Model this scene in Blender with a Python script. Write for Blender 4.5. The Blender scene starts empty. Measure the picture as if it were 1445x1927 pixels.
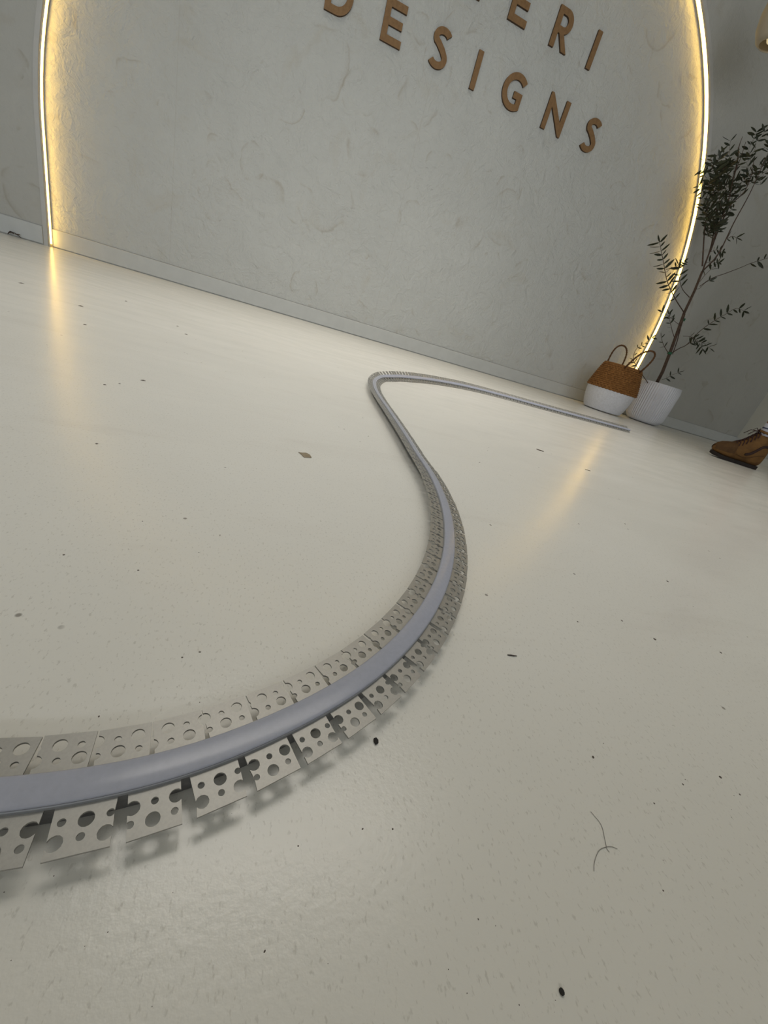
import bpy, bmesh, math, random
from mathutils import Vector, Matrix
from mathutils.geometry import tessellate_polygon

random.seed(7)
SC = bpy.context.scene
COL = SC.collection
PI = math.pi

# ------------------------------------------------------------------ camera
EYE = 0.18                                   # the phone is held 18 cm above the floor
RX = Vector((0.93788486, -0.21517743, 0.27215926))
UX = Vector((-0.14040493, 0.48193803, 0.86488276))
FX = Vector((0.31726715, 0.84937295, -0.42179041))
cam_data = bpy.data.cameras.new('camera')
cam = bpy.data.objects.new('camera', cam_data)
COL.objects.link(cam)
cam.matrix_world = Matrix(((RX.x, UX.x, -FX.x, 0), (RX.y, UX.y, -FX.y, 0), (RX.z, UX.z, -FX.z, EYE), (0, 0, 0, 1)))
cam_data.sensor_fit = 'HORIZONTAL'
cam_data.sensor_width = 36.0
cam_data.lens = 750.8 / 1445 * 36.0
cam_data.clip_start = 0.01
SC.camera = cam

# ------------------------------------------------------------------ world, lights, exposure
SC.view_settings.view_transform = 'Standard'
SC.view_settings.look = 'None'
SC.view_settings.exposure = 0.0
SC.view_settings.gamma = 1.0
SC.view_settings.use_curve_mapping = False
world = bpy.data.worlds.new('daylight')
SC.world = world
world.use_nodes = True
world.node_tree.nodes['Background'].inputs[0].default_value = (0.80, 0.88, 1.0, 1)
world.node_tree.nodes['Background'].inputs[1].default_value = 0.6


def area_light(name, loc, target, sx, sy, energy, colour):
    d = bpy.data.lights.new(name, 'AREA')
    d.shape = 'RECTANGLE'; d.size = sx; d.size_y = sy; d.energy = energy; d.color = colour
    o = bpy.data.objects.new(name, d); COL.objects.link(o)
    o.location = loc
    o.rotation_euler = (Vector(target) - Vector(loc)).to_track_quat('-Z', 'Y').to_euler()
    return o


area_light('shopfront_daylight', (-0.6, -3.05, 1.45), (0.2, 2.6, 0.6), 4.2, 2.3, 86, (0.90, 0.95, 1.0))


pl = area_light('overhead_fill', (0.50, 1.85, 2.93), (0.50, 1.85, 0), 1.9, 1.6, 15.5, (1.0, 0.95, 0.87))  # added fill light overhead, brightens the middle of the floor
pl.data.spread = math.radians(78)
LED_COLOUR = (1.0, 0.62, 0.125)
LED_STRENGTH = 9.0


# ------------------------------------------------------------------ helpers
def tag(o, label=None, cat=None, group=None, kind=None):
    if label: o['label'] = label
    if cat: o['category'] = cat
    if group: o['group'] = group
    if kind: o['kind'] = kind
    return o


def empty(name, loc, rz=0.0):
    o = bpy.data.objects.new(name, None); COL.objects.link(o)
    o.empty_display_size = 0.05
    o.location = loc; o.rotation_euler = (0, 0, rz)
    return o


class MB:
    """collects vertices and faces of one mesh"""
    def __init__(self):
        self.v = []; self.f = []

    def add(self, vs, fs):
        n = len(self.v)
        self.v += [tuple(p) for p in vs]
        self.f += [tuple(i + n for i in f) for f in fs]

    def box(self, x0, x1, y0, y1, z0, z1):
        vs = [(x, y, z) for x in (x0, x1) for y in (y0, y1) for z in (z0, z1)]
        self.add(vs, [(0, 1, 3, 2), (4, 6, 7, 5), (0, 4, 5, 1), (2, 3, 7, 6), (0, 2, 6, 4), (1, 5, 7, 3)])

    def prism(self, outer, holes, frame, lo, hi):
        """plate with holes; frame(u, v, w) maps to 3-D; lo..hi is the thickness along w"""
        def area(p): return sum(p[i][0] * p[(i + 1) % len(p)][1] - p[(i + 1) % len(p)][0] * p[i][1] for i in range(len(p)))
        outer = list(outer) if area(outer) > 0 else list(outer)[::-1]
        holes = [list(h) if area(h) < 0 else list(h)[::-1] for h in holes]
        loops = [outer] + holes
        flat = [p for l in loops for p in l]
        tris = tessellate_polygon([[Vector((p[0], p[1], 0)) for p in l] for l in loops])
        n = len(flat)
        vs = [frame(p[0], p[1], hi) for p in flat] + [frame(p[0], p[1], lo) for p in flat]
        fs = []
        for t in tris:
            a, b, c = (flat[i] for i in t)
            if (b[0] - a[0]) * (c[1] - a[1]) - (c[0] - a[0]) * (b[1] - a[1]) < 0: t = (t[0], t[2], t[1])
            fs.append(tuple(t)); fs.append((t[2] + n, t[1] + n, t[0] + n))
        k = 0
        for l in loops:
            m = len(l)
            for i in range(m):
                j = (i + 1) % m
                fs.append((k + i, k + i + n, k + j + n, k + j))
            k += m
        self.add(vs, fs)

    def tube(self, pts, radii, sides=8, cap=True):
        pts = [Vector(p) for p in pts]
        if not hasattr(radii, '__len__'): radii = [radii] * len(pts)
        rings = []
        prev = None
        for i, p in enumerate(pts):
            t = (pts[min(i + 1, len(pts) - 1)] - pts[max(i - 1, 0)]).normalized()
            if prev is None:
                a = Vector((0, 0, 1)) if abs(t.z) < 0.9 else Vector((1, 0, 0))
                u = t.cross(a).normalized()
            else:
                u = (prev - t * prev.dot(t)).normalized()
            prev = u
            w = t.cross(u)
            rings.append([p + (u * math.cos(2 * PI * k / sides) + w * math.sin(2 * PI * k / sides)) * radii[i] for k in range(sides)])
        vs = [q for r in rings for q in r]
        fs = []
        for i in range(len(rings) - 1):
            for k in range(sides):
                a = i * sides + k; b = i * sides + (k + 1) % sides
                fs.append((a, b, b + sides, a + sides))
        if cap:
            fs.append(tuple(range(sides))[::-1]); fs.append(tuple((len(rings) - 1) * sides + k for k in range(sides)))
        self.add(vs, fs)

    def lathe(self, prof, seg, rfun=None, cap_bottom=False, cap_top=False):
        """prof: (r, z) list; rfun(r, z, angle) -> r"""
        vs = []; fs = []
        for r, z in prof:
            for k in range(seg):
                a = 2 * PI * k / seg
                q = rfun(r, z, a) if rfun else r
                vs.append((q * math.cos(a), q * math.sin(a), z))
        for i in range(len(prof) - 1):
            for k in range(seg):
                a = i * seg + k; b = i * seg + (k + 1) % seg
                fs.append((a, b, b + seg, a + seg))
        if cap_bottom: fs.append(tuple(range(seg))[::-1])
        if cap_top: fs.append(tuple((len(prof) - 1) * seg + k for k in range(seg)))
        self.add(vs, fs)

    def mesh(self, name, mat, smooth=False):
        me = bpy.data.meshes.new(name)
        me.from_pydata(self.v, [], self.f)
        me.materials.append(mat)
        me.update()
        if smooth:
            me.polygons.foreach_set('use_smooth', [True] * len(me.polygons))
            if smooth == 'auto':
                me.set_sharp_from_angle(angle=math.radians(38))
        return me

    def build(self, name, mat, parent=None, smooth=False, loc=None):
        o = bpy.data.objects.new(name, self.mesh(name, mat, smooth)); COL.objects.link(o)
        if parent: o.parent = parent
        if loc is not None: o.location = loc
        return o


# ------------------------------------------------------------------ materials
def mat(name, colour=(0.5, 0.5, 0.5), rough=0.6, metal=0.0, spec=0.5):
    m = bpy.data.materials.new(name); m.use_nodes = True
    b = m.node_tree.nodes['Principled BSDF']
    b.inputs['Base Color'].default_value = (*colour, 1)
    b.inputs['Roughness'].default_value = rough
    b.inputs['Metallic'].default_value = metal
    b.inputs['Specular IOR Level'].default_value = spec
    return m


class NT:
    def __init__(self, m):
        self.t = m.node_tree; self.b = self.t.nodes['Principled BSDF']
        self.co = self.t.nodes.new('ShaderNodeTexCoord')

    def n(self, kind, **kw):
        x = self.t.nodes.new(kind)
        for k, v in kw.items():
            if k in x.inputs: x.inputs[k].default_value = v
            else: setattr(x, k, v)
        return x

    def l(self, a, b): self.t.links.new(a, b)

    def noise(self, scale, detail=4.0, rough=0.55, dist=0.0, stretch=None):
        x = self.n('ShaderNodeTexNoise', Scale=scale, Detail=detail, Roughness=rough, Distortion=dist)
        if stretch:
            mp = self.n('ShaderNodeMapping'); mp.inputs['Scale'].default_value = stretch
            self.l(self.co.outputs['Object'], mp.inputs['Vector']); self.l(mp.outputs[0], x.inputs['Vector'])
        else:
            self.l(self.co.outputs['Object'], x.inputs['Vector'])
        return x.outputs['Fac']

    def ramp(self, fac, stops):
        r = self.n('ShaderNodeValToRGB')
        e = r.color_ramp.elements
        while len(e) < len(stops): e.new(0.5)
        for k, (p, c) in enumerate(stops):
            e[k].position = p; e[k].color = (*c, 1) if hasattr(c, '__len__') else (c, c, c, 1)
        self.l(fac, r.inputs[0])
        return r.outputs[0]

    def mix(self, fac, a, b, blend='MIX'):
        x = self.n('ShaderNodeMix', data_type='RGBA', blend_type=blend)
        for s, v in ((0, fac), (6, a), (7, b)):
            if isinstance(v, (int, float)): x.inputs[s].default_value = v
            elif isinstance(v, tuple): x.inputs[s].default_value = (*v, 1)
            else: self.l(v, x.inputs[s])
        return x.outputs[2]

    def bump(self, height, strength, dist):
        x = self.n('ShaderNodeBump', Strength=strength, Distance=dist)
        self.l(height, x.inputs['Height'])
        old = self.b.inputs['Normal'].links
        if old: self.l(old[0].from_socket, x.inputs['Normal'])
        self.l(x.outputs[0], self.b.inputs['Normal'])


def plaster_material(name, base, veins=True, rough_relief=1.0):
    m = mat(name, base, 0.75, spec=0.25); t = NT(m)
    big = t.noise(1.3, 4, 0.6, 0.6)
    c = t.mix(t.ramp(big, [(0.3, 0.0), (0.75, 1.0)]), tuple(x * 0.95 for x in base), tuple(min(1, x * 1.05) for x in base))
    dark = (base[0] * 0.70, base[1] * 0.62, base[2] * 0.53)
    if veins:
        # trowel marks: sparse bent strokes and crescents a little darker than the plaster
        w = t.noise(5.5, 5, 0.62, 2.2)
        line = t.ramp(w, [(0.488, 0.0), (0.503, 1.0), (0.518, 0.0)])
        patch = t.ramp(t.noise(2.6, 2, 0.5), [(0.50, 0.0), (0.66, 1.0)])
        c = t.mix(t.mix(1.0, t.mix(1.0, line, patch, 'MULTIPLY'), (0.22, 0.22, 0.22), 'MULTIPLY'), c, dark)
        for sc, seed in ((2.6, 0.0), (4.1, 3.7)):
            mp = t.n('ShaderNodeMapping'); mp.inputs['Location'].default_value = (seed, 0, seed)
            nz = t.n('ShaderNodeTexNoise', Scale=3.0, Detail=4.0)
            t.l(t.co.outputs['Object'], nz.inputs['Vector'])
            mv = t.mix(0.17, t.co.outputs['Object'], nz.outputs['Color'])
            t.l(mv, mp.inputs['Vector'])
            v = t.n('ShaderNodeTexVoronoi', Scale=sc); t.l(mp.outputs[0], v.inputs['Vector'])
            arc_ = t.ramp(v.outputs['Distance'], [(0.30, 0.0), (0.345, 0.30), (0.368, 1.0), (0.385, 0.0)])
            msk = t.ramp(t.noise(4.2 + seed, 3, 0.6, 0.4), [(0.52, 0.0), (0.62, 1.0)])
            c = t.mix(t.mix(1.0, t.mix(1.0, arc_, msk, 'MULTIPLY'), (0.5, 0.5, 0.5), 'MULTIPLY'), c, dark)
        smear = t.ramp(t.noise(4.0, 3, 0.6, 1.0), [(0.60, 0.0), (0.78, 1.0)])
        c = t.mix(t.mix(1.0, smear, (0.30, 0.30, 0.30), 'MULTIPLY'), c, (base[0] * 0.84, base[1] * 0.75, base[2] * 0.62))
    if name == 'niche_plaster':
        sx = t.n('ShaderNodeSeparateXYZ'); t.l(t.co.outputs['Object'], sx.inputs[0])
        for x0 in (-0.716, 0.680, 1.900):
            d1 = t.n('ShaderNodeMath', operation='SUBTRACT'); t.l(sx.outputs[0], d1.inputs[0]); d1.inputs[1].default_value = x0
            d2 = t.n('ShaderNodeMath', operation='ABSOLUTE'); t.l(d1.outputs[0], d2.inputs[0])
            d3 = t.n('ShaderNodeMath', operation='LESS_THAN'); t.l(d2.outputs[0], d3.inputs[0]); d3.inputs[1].default_value = 0.0022
            d4 = t.n('ShaderNodeMath', operation='MULTIPLY'); t.l(d3.outputs[0], d4.inputs[0]); d4.inputs[1].default_value = 0.16
            c = t.mix(d4.outputs[0], c, dark)
    t.l(c, t.b.inputs['Base Color'])
    t.bump(t.noise(38, 5, 0.6, 1.2), 0.42 * rough_relief, 0.004)
    t.bump(t.noise(9, 4, 0.55, 1.5), 0.32 * rough_relief, 0.014)
    t.bump(t.noise(420, 2, 0.5), 0.16, 0.001)
    return m


def floor_material():
    m = mat('painted_floor', (0.6, 0.57, 0.5), 0.3, spec=0.5); t = NT(m)
    c = t.mix(t.ramp(t.noise(2.2, 4, 0.6), [(0.3, 0.0), (0.7, 1.0)]), (0.765, 0.748, 0.69), (0.81, 0.795, 0.74))
    # worn brushed streaks across the boards of paint
    st = t.ramp(t.noise(3.0, 4, 0.65, 0.6, (1.0, 5.0, 1.0)), [(0.56, 0.0), (0.72, 1.0)])
    c = t.mix(t.mix(1.0, st, (0.12, 0.12, 0.12), 'MULTIPLY'), c, (0.48, 0.42, 0.36))
    # fine dirt specks
    v = t.n('ShaderNodeTexVoronoi', Scale=42.0); t.l(t.co.outputs['Object'], v.inputs['Vector'])
    sp = t.ramp(v.outputs['Distance'], [(0.045, 1.0), (0.075, 0.0)])
    keep = t.ramp(t.noise(17, 2, 0.5), [(0.56, 0.0), (0.60, 1.0)])
    c = t.mix(t.mix(1.0, t.mix(1.0, sp, keep, 'MULTIPLY'), (0.7, 0.7, 0.7), 'MULTIPLY'), c, (0.13, 0.11, 0.09))
    g = t.ramp(t.noise(620, 2, 0.6, 0.0, (1.0, 0.5, 1.0)), [(0.60, 0.0), (0.70, 1.0)])
    c = t.mix(t.mix(1.0, g, (0.32, 0.32, 0.32), 'MULTIPLY'), c, (0.38, 0.355, 0.30))
    t.l(c, t.b.inputs['Base Color'])
    r = t.ramp(t.noise(5.0, 4, 0.6, 0.3, (1.0, 3.0, 1.0)), [(0.3, 0.21), (0.7, 0.27)])
    t.l(r, t.b.inputs['Roughness'])
    t.bump(t.noise(300, 3, 0.55), 0.10, 0.0012)
    t.bump(t.noise(30, 3, 0.5, 0.3, (1.0, 2.5, 1.0)), 0.02, 0.003)
    return m


def noisy(name, a, b, scale, rough=0.6, metal=0.0, bump=0.0, dist=0.002, spec=0.4, stretch=None):
    m = mat(name, a, rough, metal, spec); t = NT(m)
    f = t.noise(scale, 4, 0.6, 0.2, stretch)
    t.l(t.mix(t.ramp(f, [(0.35, 0.0), (0.65, 1.0)]), a, b), t.b.inputs['Base Color'])
    if bump: t.bump(f, bump, dist)
    return m


M = {}
M['niche'] = plaster_material('niche_plaster', (0.54, 0.548, 0.525), True, 3.0)
M['wall'] = plaster_material('wall_plaster', (0.465, 0.458, 0.42))
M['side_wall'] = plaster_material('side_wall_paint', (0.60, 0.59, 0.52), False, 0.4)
M['skirting'] = noisy('skirting_render', (0.56, 0.57, 0.55), (0.53, 0.54, 0.52), 14, 0.7, bump=0.1)
M['trim'] = noisy('smooth_render', (0.53, 0.52, 0.49), (0.50, 0.49, 0.46), 20, 0.65, bump=0.08)
M['gap_shade'] = mat('grey_gap_shade', (0.36, 0.36, 0.34), 0.8)
M['floor'] = floor_material()
M['ceiling'] = mat('ceiling_paint', (0.62, 0.61, 0.57), 0.9)
M['frame'] = mat('white_window_frame', (0.6, 0.6, 0.58), 0.5)
M['aluminium'] = noisy('anodised_aluminium', (0.41, 0.40, 0.375), (0.375, 0.367, 0.345), 900, 0.45, 0.6, bump=0.02, dist=0.0003)
M['channel'] = noisy('grey_channel', (0.24, 0.24, 0.25), (0.20, 0.20, 0.205), 500, 0.45, 0.5)
M['lip_metal'] = mat('grey_lip', (0.36, 0.37, 0.40), 0.45, 0.2)
M['diffuser'] = noisy('lavender_diffuser', (0.41, 0.425, 0.50), (0.385, 0.40, 0.47), 350, 0.18, spec=0.32)
M['mdf'] = noisy('brown_mdf', (0.26, 0.15, 0.066), (0.215, 0.12, 0.051), 60, 0.7, bump=0.1, dist=0.001)
M['mdf_edge'] = mat('scorched_mdf_edge', (0.055, 0.03, 0.013), 0.8)
led = bpy.data.materials.new('warm_led'); led.use_nodes = True
b_ = led.node_tree.nodes['Principled BSDF']
b_.inputs['Base Color'].default_value = (0.8, 0.7, 0.5, 1)
b_.inputs['Emission Color'].default_value = (*LED_COLOUR, 1)
b_.inputs['Emission Strength'].default_value = LED_STRENGTH
M['led'] = led
M['led_edge'] = mat('led_channel_edge', (0.55, 0.5, 0.42), 0.5, 0.3)


def weave_material():
    m = mat('seagrass', (0.3, 0.15, 0.05), 0.75, spec=0.25); t = NT(m)
    c = t.mix(t.ramp(t.noise(70, 3, 0.6), [(0.3, 0.0), (0.7, 1.0)]), (0.16, 0.066, 0.017), (0.30, 0.14, 0.042))
    t.l(c, t.b.inputs['Base Color']); t.bump(t.noise(160, 3, 0.6), 0.4, 0.002)
    return m


M['seagrass'] = weave_material()
M['braid'] = noisy('dark_braid', (0.075, 0.034, 0.012), (0.14, 0.065, 0.022), 120, 0.8, bump=0.4)
M['basket_white'] = noisy('white_painted_seagrass', (0.66, 0.66, 0.69), (0.58, 0.58, 0.60), 80, 0.7, bump=0.35, dist=0.003)
M['pot'] = noisy('white_pot', (0.66, 0.66, 0.69), (0.62, 0.62, 0.64), 12, 0.45)
M['soil'] = noisy('soil', (0.03, 0.02, 0.012), (0.06, 0.042, 0.028), 90, 0.95, bump=0.6, dist=0.01)
M['bark'] = noisy('bark', (0.05, 0.03, 0.02), (0.10, 0.065, 0.045), 60, 0.85, bump=0.4, dist=0.003)
M['leaf'] = noisy('olive_leaf', (0.014, 0.019, 0.008), (0.036, 0.040, 0.018), 14, 0.5, spec=0.3)
M['tie'] = mat('green_tie', (0.01, 0.10, 0.045), 0.6)
M['leather'] = noisy('tan_nubuck', (0.165, 0.083, 0.025), (0.105, 0.052, 0.017), 22, 0.75, bump=0.2, dist=0.002, spec=0.2)
M['toe_leather'] = noisy('worn_toe_leather', (0.095, 0.05, 0.018), (0.065, 0.033, 0.013), 26, 0.8, bump=0.2, spec=0.2)
M['sole'] = noisy('dark_sole', (0.012, 0.008, 0.006), (0.018, 0.012, 0.009), 40, 0.85)
M['lace'] = mat('dark_red_lace', (0.03, 0.007, 0.006), 0.8)
M['stripe'] = mat('dark_maroon_suede', (0.028, 0.011, 0.008), 0.9)
M['sock'] = mat('grey_sock', (0.42, 0.42, 0.47), 0.9)
M['sock_band'] = mat('navy_sock_band', (0.05, 0.06, 0.10), 0.9)
M['skin'] = noisy('skin', (0.24, 0.09, 0.046), (0.20, 0.075, 0.038), 30, 0.6, spec=0.3)
M['shorts'] = noisy('dark_cotton', (0.05, 0.055, 0.065), (0.04, 0.044, 0.05), 120, 0.9)
M['shirt'] = noisy('grey_cotton', (0.25, 0.25, 0.26), (0.22, 0.22, 0.23), 120, 0.9)
M['hair'] = mat('dark_hair', (0.03, 0.02, 0.015), 0.7)
M['eye'] = mat('eye', (0.5, 0.48, 0.45), 0.3)
M['lip'] = mat('lips', (0.30, 0.09, 0.06), 0.5)
M['glass_globe'] = noisy('frosted_shade', (0.40, 0.35, 0.27), (0.37, 0.32, 0.24), 10, 0.5)
M['bulb'] = mat('glowing_bulb', (0.8, 0.7, 0.5), 0.4)
M['bulb'].node_tree.nodes['Principled BSDF'].inputs['Emission Color'].default_value = (1.0, 0.8, 0.45, 1)
M['bulb'].node_tree.nodes['Principled BSDF'].inputs['Emission Strength'].default_value = 0.45
M['cord'] = mat('lamp_cord', (0.1, 0.09, 0.08), 0.7)
M['chip'] = mat('black_chip', (0.008, 0.006, 0.005), 0.7)
M['dryleaf'] = noisy('dry_leaf', (0.34, 0.285, 0.20), (0.25, 0.20, 0.13), 200, 0.8)
M['brownbit'] = noisy('brown_bit', (0.10, 0.06, 0.03), (0.05, 0.03, 0.015), 300, 0.8)
M['grit'] = mat('grit', (0.10, 0.08, 0.065), 0.9)
M['thread'] = mat('grey_thread', (0.22, 0.21, 0.19), 0.9)
M['darktwig'] = mat('dark_twig', (0.05, 0.035, 0.03), 0.8)

# ------------------------------------------------------------------ the room
YF, YN = 3.250, 3.302            # face of the outer wall, face of the recessed arch panel
XL, XR, YB, HC = -3.4, 4.86, -3.3, 3.0
AX, AR, AZ = 0.912, 2.270, 0.594  # arch: centre x, radius, springing height


def arch_outline(r, n=72):
    pts = [(AX - r, 0.0)]
    for k in range(n + 1):
        a = PI - PI * k / n
        pts.append((AX + r * math.cos(a), AZ + r * math.sin(a)))
    pts.append((AX + r, 0.0))
    return pts


def struct(o): return tag(o, kind='structure')


b = MB(); b.box(XL - 0.1, XR + 0.1, YB - 0.1, YN + 0.1, -0.08, 0.0); struct(b.build('floor', M['floor']))
b = MB(); b.box(XL - 0.1, XR + 0.1, YB - 0.1, YN + 0.1, HC, HC + 0.08); struct(b.build('ceiling', M['ceiling']))
b = MB(); b.box(XL - 0.1, XL, YB - 0.1, YN + 0.1, 0.0, HC); struct(b.build('wall_left', M['wall']))
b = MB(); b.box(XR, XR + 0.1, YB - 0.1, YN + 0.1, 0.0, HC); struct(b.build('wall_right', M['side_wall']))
# back wall: proud outer layer with the arch cut out, and the recessed panel inside the arch
out = [(XL, 0.0)] + arch_outline(AR) + [(XR, 0.0), (XR, HC), (XL, HC)]
b = MB(); b.prism(out, [], lambda u, v, w: (u, w, v), YF, YN - 0.0005); struct(b.build('wall_back', M['wall'], smooth='auto'))
b = MB(); b.box(XL, XR, YN, YN + 0.08, 0.0, HC); struct(b.build('wall_niche', M['niche']))
# smooth rendered bead around the arch
ring = arch_outline(AR + 0.022) + arch_outline(AR + 0.0005)[::-1]
b = MB(); b.prism(ring, [], lambda u, v, w: (u, w, v), YF - 0.003, YF - 0.0002); struct(b.build('trim_1', M['trim'], smooth='auto'))
# skirtings (a thin dark shadow gap is left above the floor)
BH = 0.097


def skirting(name, x0, x1, y, depth=0.010):
    b = MB()
    prof = [(0, 0.006), (depth, 0.006), (depth, BH - 0.003), (depth - 0.003, BH), (0, BH)]
    n = len(prof)
    vs = [(x, y - p, z) for x in (x0, x1) for p, z in prof]
    b.add(vs, [(i, (i + 1) % n, (i + 1) % n + n, i + n) for i in range(n)] + [tuple(range(n))[::-1], tuple(range(n, 2 * n))])
    o = struct(b.build(name, M['skirting']))
    b = MB(); b.box(x0, x1, y - 0.0012, y, BH + 0.0002, BH + 0.0042)  # dark strip stands in for the shadow gap above the skirting
    b.build('gap_strip', M['gap_shade'], o)
    return o


skirting('baseboard_left', XL, AX - AR - 0.023, YF - 0.0003)
skirting('baseboard_niche', AX - AR + 0.004, AX + AR - 0.004, YN - 0.0003)
skirting('baseboard_right', AX + AR + 0.023, XR, YF - 0.0003)
b = MB(); b.box(XR - 0.007, XR - 0.0003, YB, YF - 0.009, 0.004, BH); struct(b.build('baseboard_side', M['skirting']))
# front wall behind the photographer with the shop window
hole = [(-2.8, 0.25), (1.6, 0.25), (1.6, 2.65), (-2.8, 2.65)]
b = MB(); b.prism([(XL, 0), (XR, 0), (XR, HC), (XL, HC)], [hole], lambda u, v, w: (u, w, v), YB - 0.1, YB); struct(b.build('wall_front', M['wall']))
b = MB()
for x0, x1, z0, z1 in ((-2.8, 1.6, 0.25, 0.31), (-2.8, 1.6, 2.59, 2.65), (-2.8, -2.74, 0.31, 2.59), (1.54, 1.6, 0.31, 2.59), (-0.64, -0.58, 0.31, 2.59)):
    b.box(x0, x1, YB - 0.08, YB - 0.02, z0, z1)
struct(b.build('window_1', M['frame']))

# unseen block added behind the camera to shade the nearest floor
b = MB(); b.box(-1.3, 1.5, -1.25, -0.36, 0.0, 0.33); struct(b.build('shade_block', M['wall']))

# ------------------------------------------------------------------ the arch of light
arch = empty('led_arch', (AX, YF, 0.0))
tag(arch, 'warm white glowing light strip following the tall arch in the plaster wall', 'light')


def arch_band(r_out, r_in, y0, y1, base):
    o = [(x, max(z, base)) for x, z in arch_outline(r_out)]
    i = [(x, max(z, base)) for x, z in arch_outline(r_in)]
    b = MB()
    b.prism(o + i[::-1], [], lambda u, v, w: (u - AX, w - YF, v), y0, y1)
    return b


arch_band(AR - 0.0005, AR - 0.0045, YF + 0.008, YF + 0.036, 0.016).build('light_strip', M['led'], arch, 'auto')
arch_band(AR - 0.0005, AR - 0.006, YF + 0.0062, YF + 0.0078, 0.0).build('channel_edge', M['led_edge'], arch, 'auto')
arch_band(AR - 0.0005, AR - 0.006, YF + 0.0362, YF + 0.0378, 0.0).build('channel_edge', M['led_edge'], arch, 'auto')

# ------------------------------------------------------------------ sign letters (in units of the camera height, as measured on the wall)
KX = 0.18 * (YN / 0.18) / 18.2


def LX(u): return u * KX
def LZ(v): return (v) * KX + EYE


def stroke(pts, w):
    """polygon around an open centre line"""
    P = [Vector((p[0], p[1])) for p in pts]
    L, R = [], []
    for i, p in enumerate(P):
        d1 = (P[i] - P[i - 1]).normalized() if i else (P[1] - P[0]).normalized()
        d2 = (P[i + 1] - P[i]).normalized() if i < len(P) - 1 else d1
        n1 = Vector((-d1.y, d1.x)); n2 = Vector((-d2.y, d2.x))
        m = (n1 + n2).normalized(); k = w / 2 / max(0.35, m.dot(n1))
        L.append(tuple(p + m * k)); R.append(tuple(p - m * k))
    return L + R[::-1]


def arc(cx, cy, rx, ry, a0, a1, n=14):
    return [(cx + rx * math.cos(math.radians(a0 + (a1 - a0) * k / n)), cy + ry * math.sin(math.radians(a0 + (a1 - a0) * k / n))) for k in range(n + 1)]


T_ = 0.185


def glyph(ch):
    """(outer, holes) polygons, cap height 1, left edge at x = 0"""
    t = T_
    if ch == 'I': return [(0, 0), (t, 0), (t, 1), (0, 1)], []
    if ch == 'E':
        w = 0.69; m0, m1 = 0.41, 0.41 + t
        return [(0, 0), (w, 0), (w, t), (t, t), (t, m0), (w - 0.06, m0), (w - 0.06, m1), (t, m1), (t, 1 - t), (w, 1 - t), (w, 1), (0, 1)], []
    if ch == 'L': return [(0, 0), (0.60, 0), (0.60, t), (t, t), (t, 1), (0, 1)], []
    if ch == 'N':
        w = 0.88
        return [(0, 0), (t, 0), (t, 0.66), (w - 0.10, -0.02), (w, -0.02), (w, 1), (w - t, 1), (w - t, 0.36), (0.10, 1.02), (0, 1.02)], []
    if ch == 'D':
        w = 0.83
        o = [(0, 0), (0.36, 0)] + arc(0.36, 0.5, w - 0.36, 0.5, -90, 90, 20) + [(0, 1)]
        h = [(t, t), (0.34, t)] + arc(0.34, 0.5, w - 0.34 - t, 0.5 - t, -90, 90, 16) + [(t, 1 - t)]
        return o, [h]
    if ch == 'R':
        w = 0.64
        o = [(0, 0), (t, 0), (t, 0.38), (0.245, 0.38), (0.51, 0), (0.725, 0), (0.425, 0.405)] + arc(0.34, 0.695, w - 0.34, 0.305, -62, 90, 16) + [(0, 1)]
        h = [(t, 0.555), (0.32, 0.555)] + arc(0.32, 0.692, 0.135, 0.137, -90, 90, 12) + [(t, 0.83)]
        return o, [h]
    if ch == 'S':
        r = 0.215
        top = arc(0.335, 0.745, 0.235, 0.17, 28, 215, 16)
        bot = arc(0.295, 0.265, 0.245, 0.185, 40, -150, 16)
        mid = [(0.23, 0.60), (0.40, 0.475)]
        return stroke(top + mid + bot, t * 0.97), []
    if ch == 'G':
        c = arc(0.50, 0.5, 0.405, 0.41, 42, 296, 26)
        pts = c + [(0.715, 0.15), (0.715, 0.43), (0.47, 0.43)]
        return stroke(pts, t), []
    raise KeyError(ch)


letters = [('D', -0.02, 7.65), ('E', 1.79, 7.65), ('S', 3.45, 7.68), ('I', 5.07, 7.65), ('G', 6.24, 7.65), ('N', 8.09, 7.65), ('S', 9.89, 7.65),
           ('L', 4.04, 9.63), ('E', 5.70, 9.63), ('R', 7.38, 9.63), ('I', 9.00, 9.63)]
names = ['leftmost letter D of the lower row, cut off by the photo', 'letter E of the lower row, right after the D', 'letter S in the middle of the lower row, between E and I',
         'letter I of the lower row, between S and G', 'letter G of the lower row, between I and N', 'letter N of the lower row, between G and the last S',
         'last letter S of the lower row, lowest and rightmost on the wall', 'corner of a letter of the upper row, almost wholly above the photo',
         'letter E of the upper row, left of the R', 'letter R of the upper row, between E and I', 'letter I ending the upper row, right of the R']
for (ch, u, v), nm in zip(letters, names):
    o_, h_ = glyph(ch)
    b = MB()
    s = KX * 0.995
    b.prism([(p[0] * s, p[1] * s) for p in o_], [[(p[0] * s, p[1] * s) for p in h] for h in h_], lambda x, y, w: (x, -w, y), 0.0, 0.014)
    o = b.build('sign_letter', M['mdf'], loc=(LX(u), YN - 0.0004, LZ(v)))
    o.data.materials.append(M['mdf_edge'])
    for p in o.data.polygons:
        if abs(p.normal.y) < 0.5: p.material_index = 1
    tag(o, 'brown wooden ' + nm, 'letter', 'letters of the wall sign')

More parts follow.
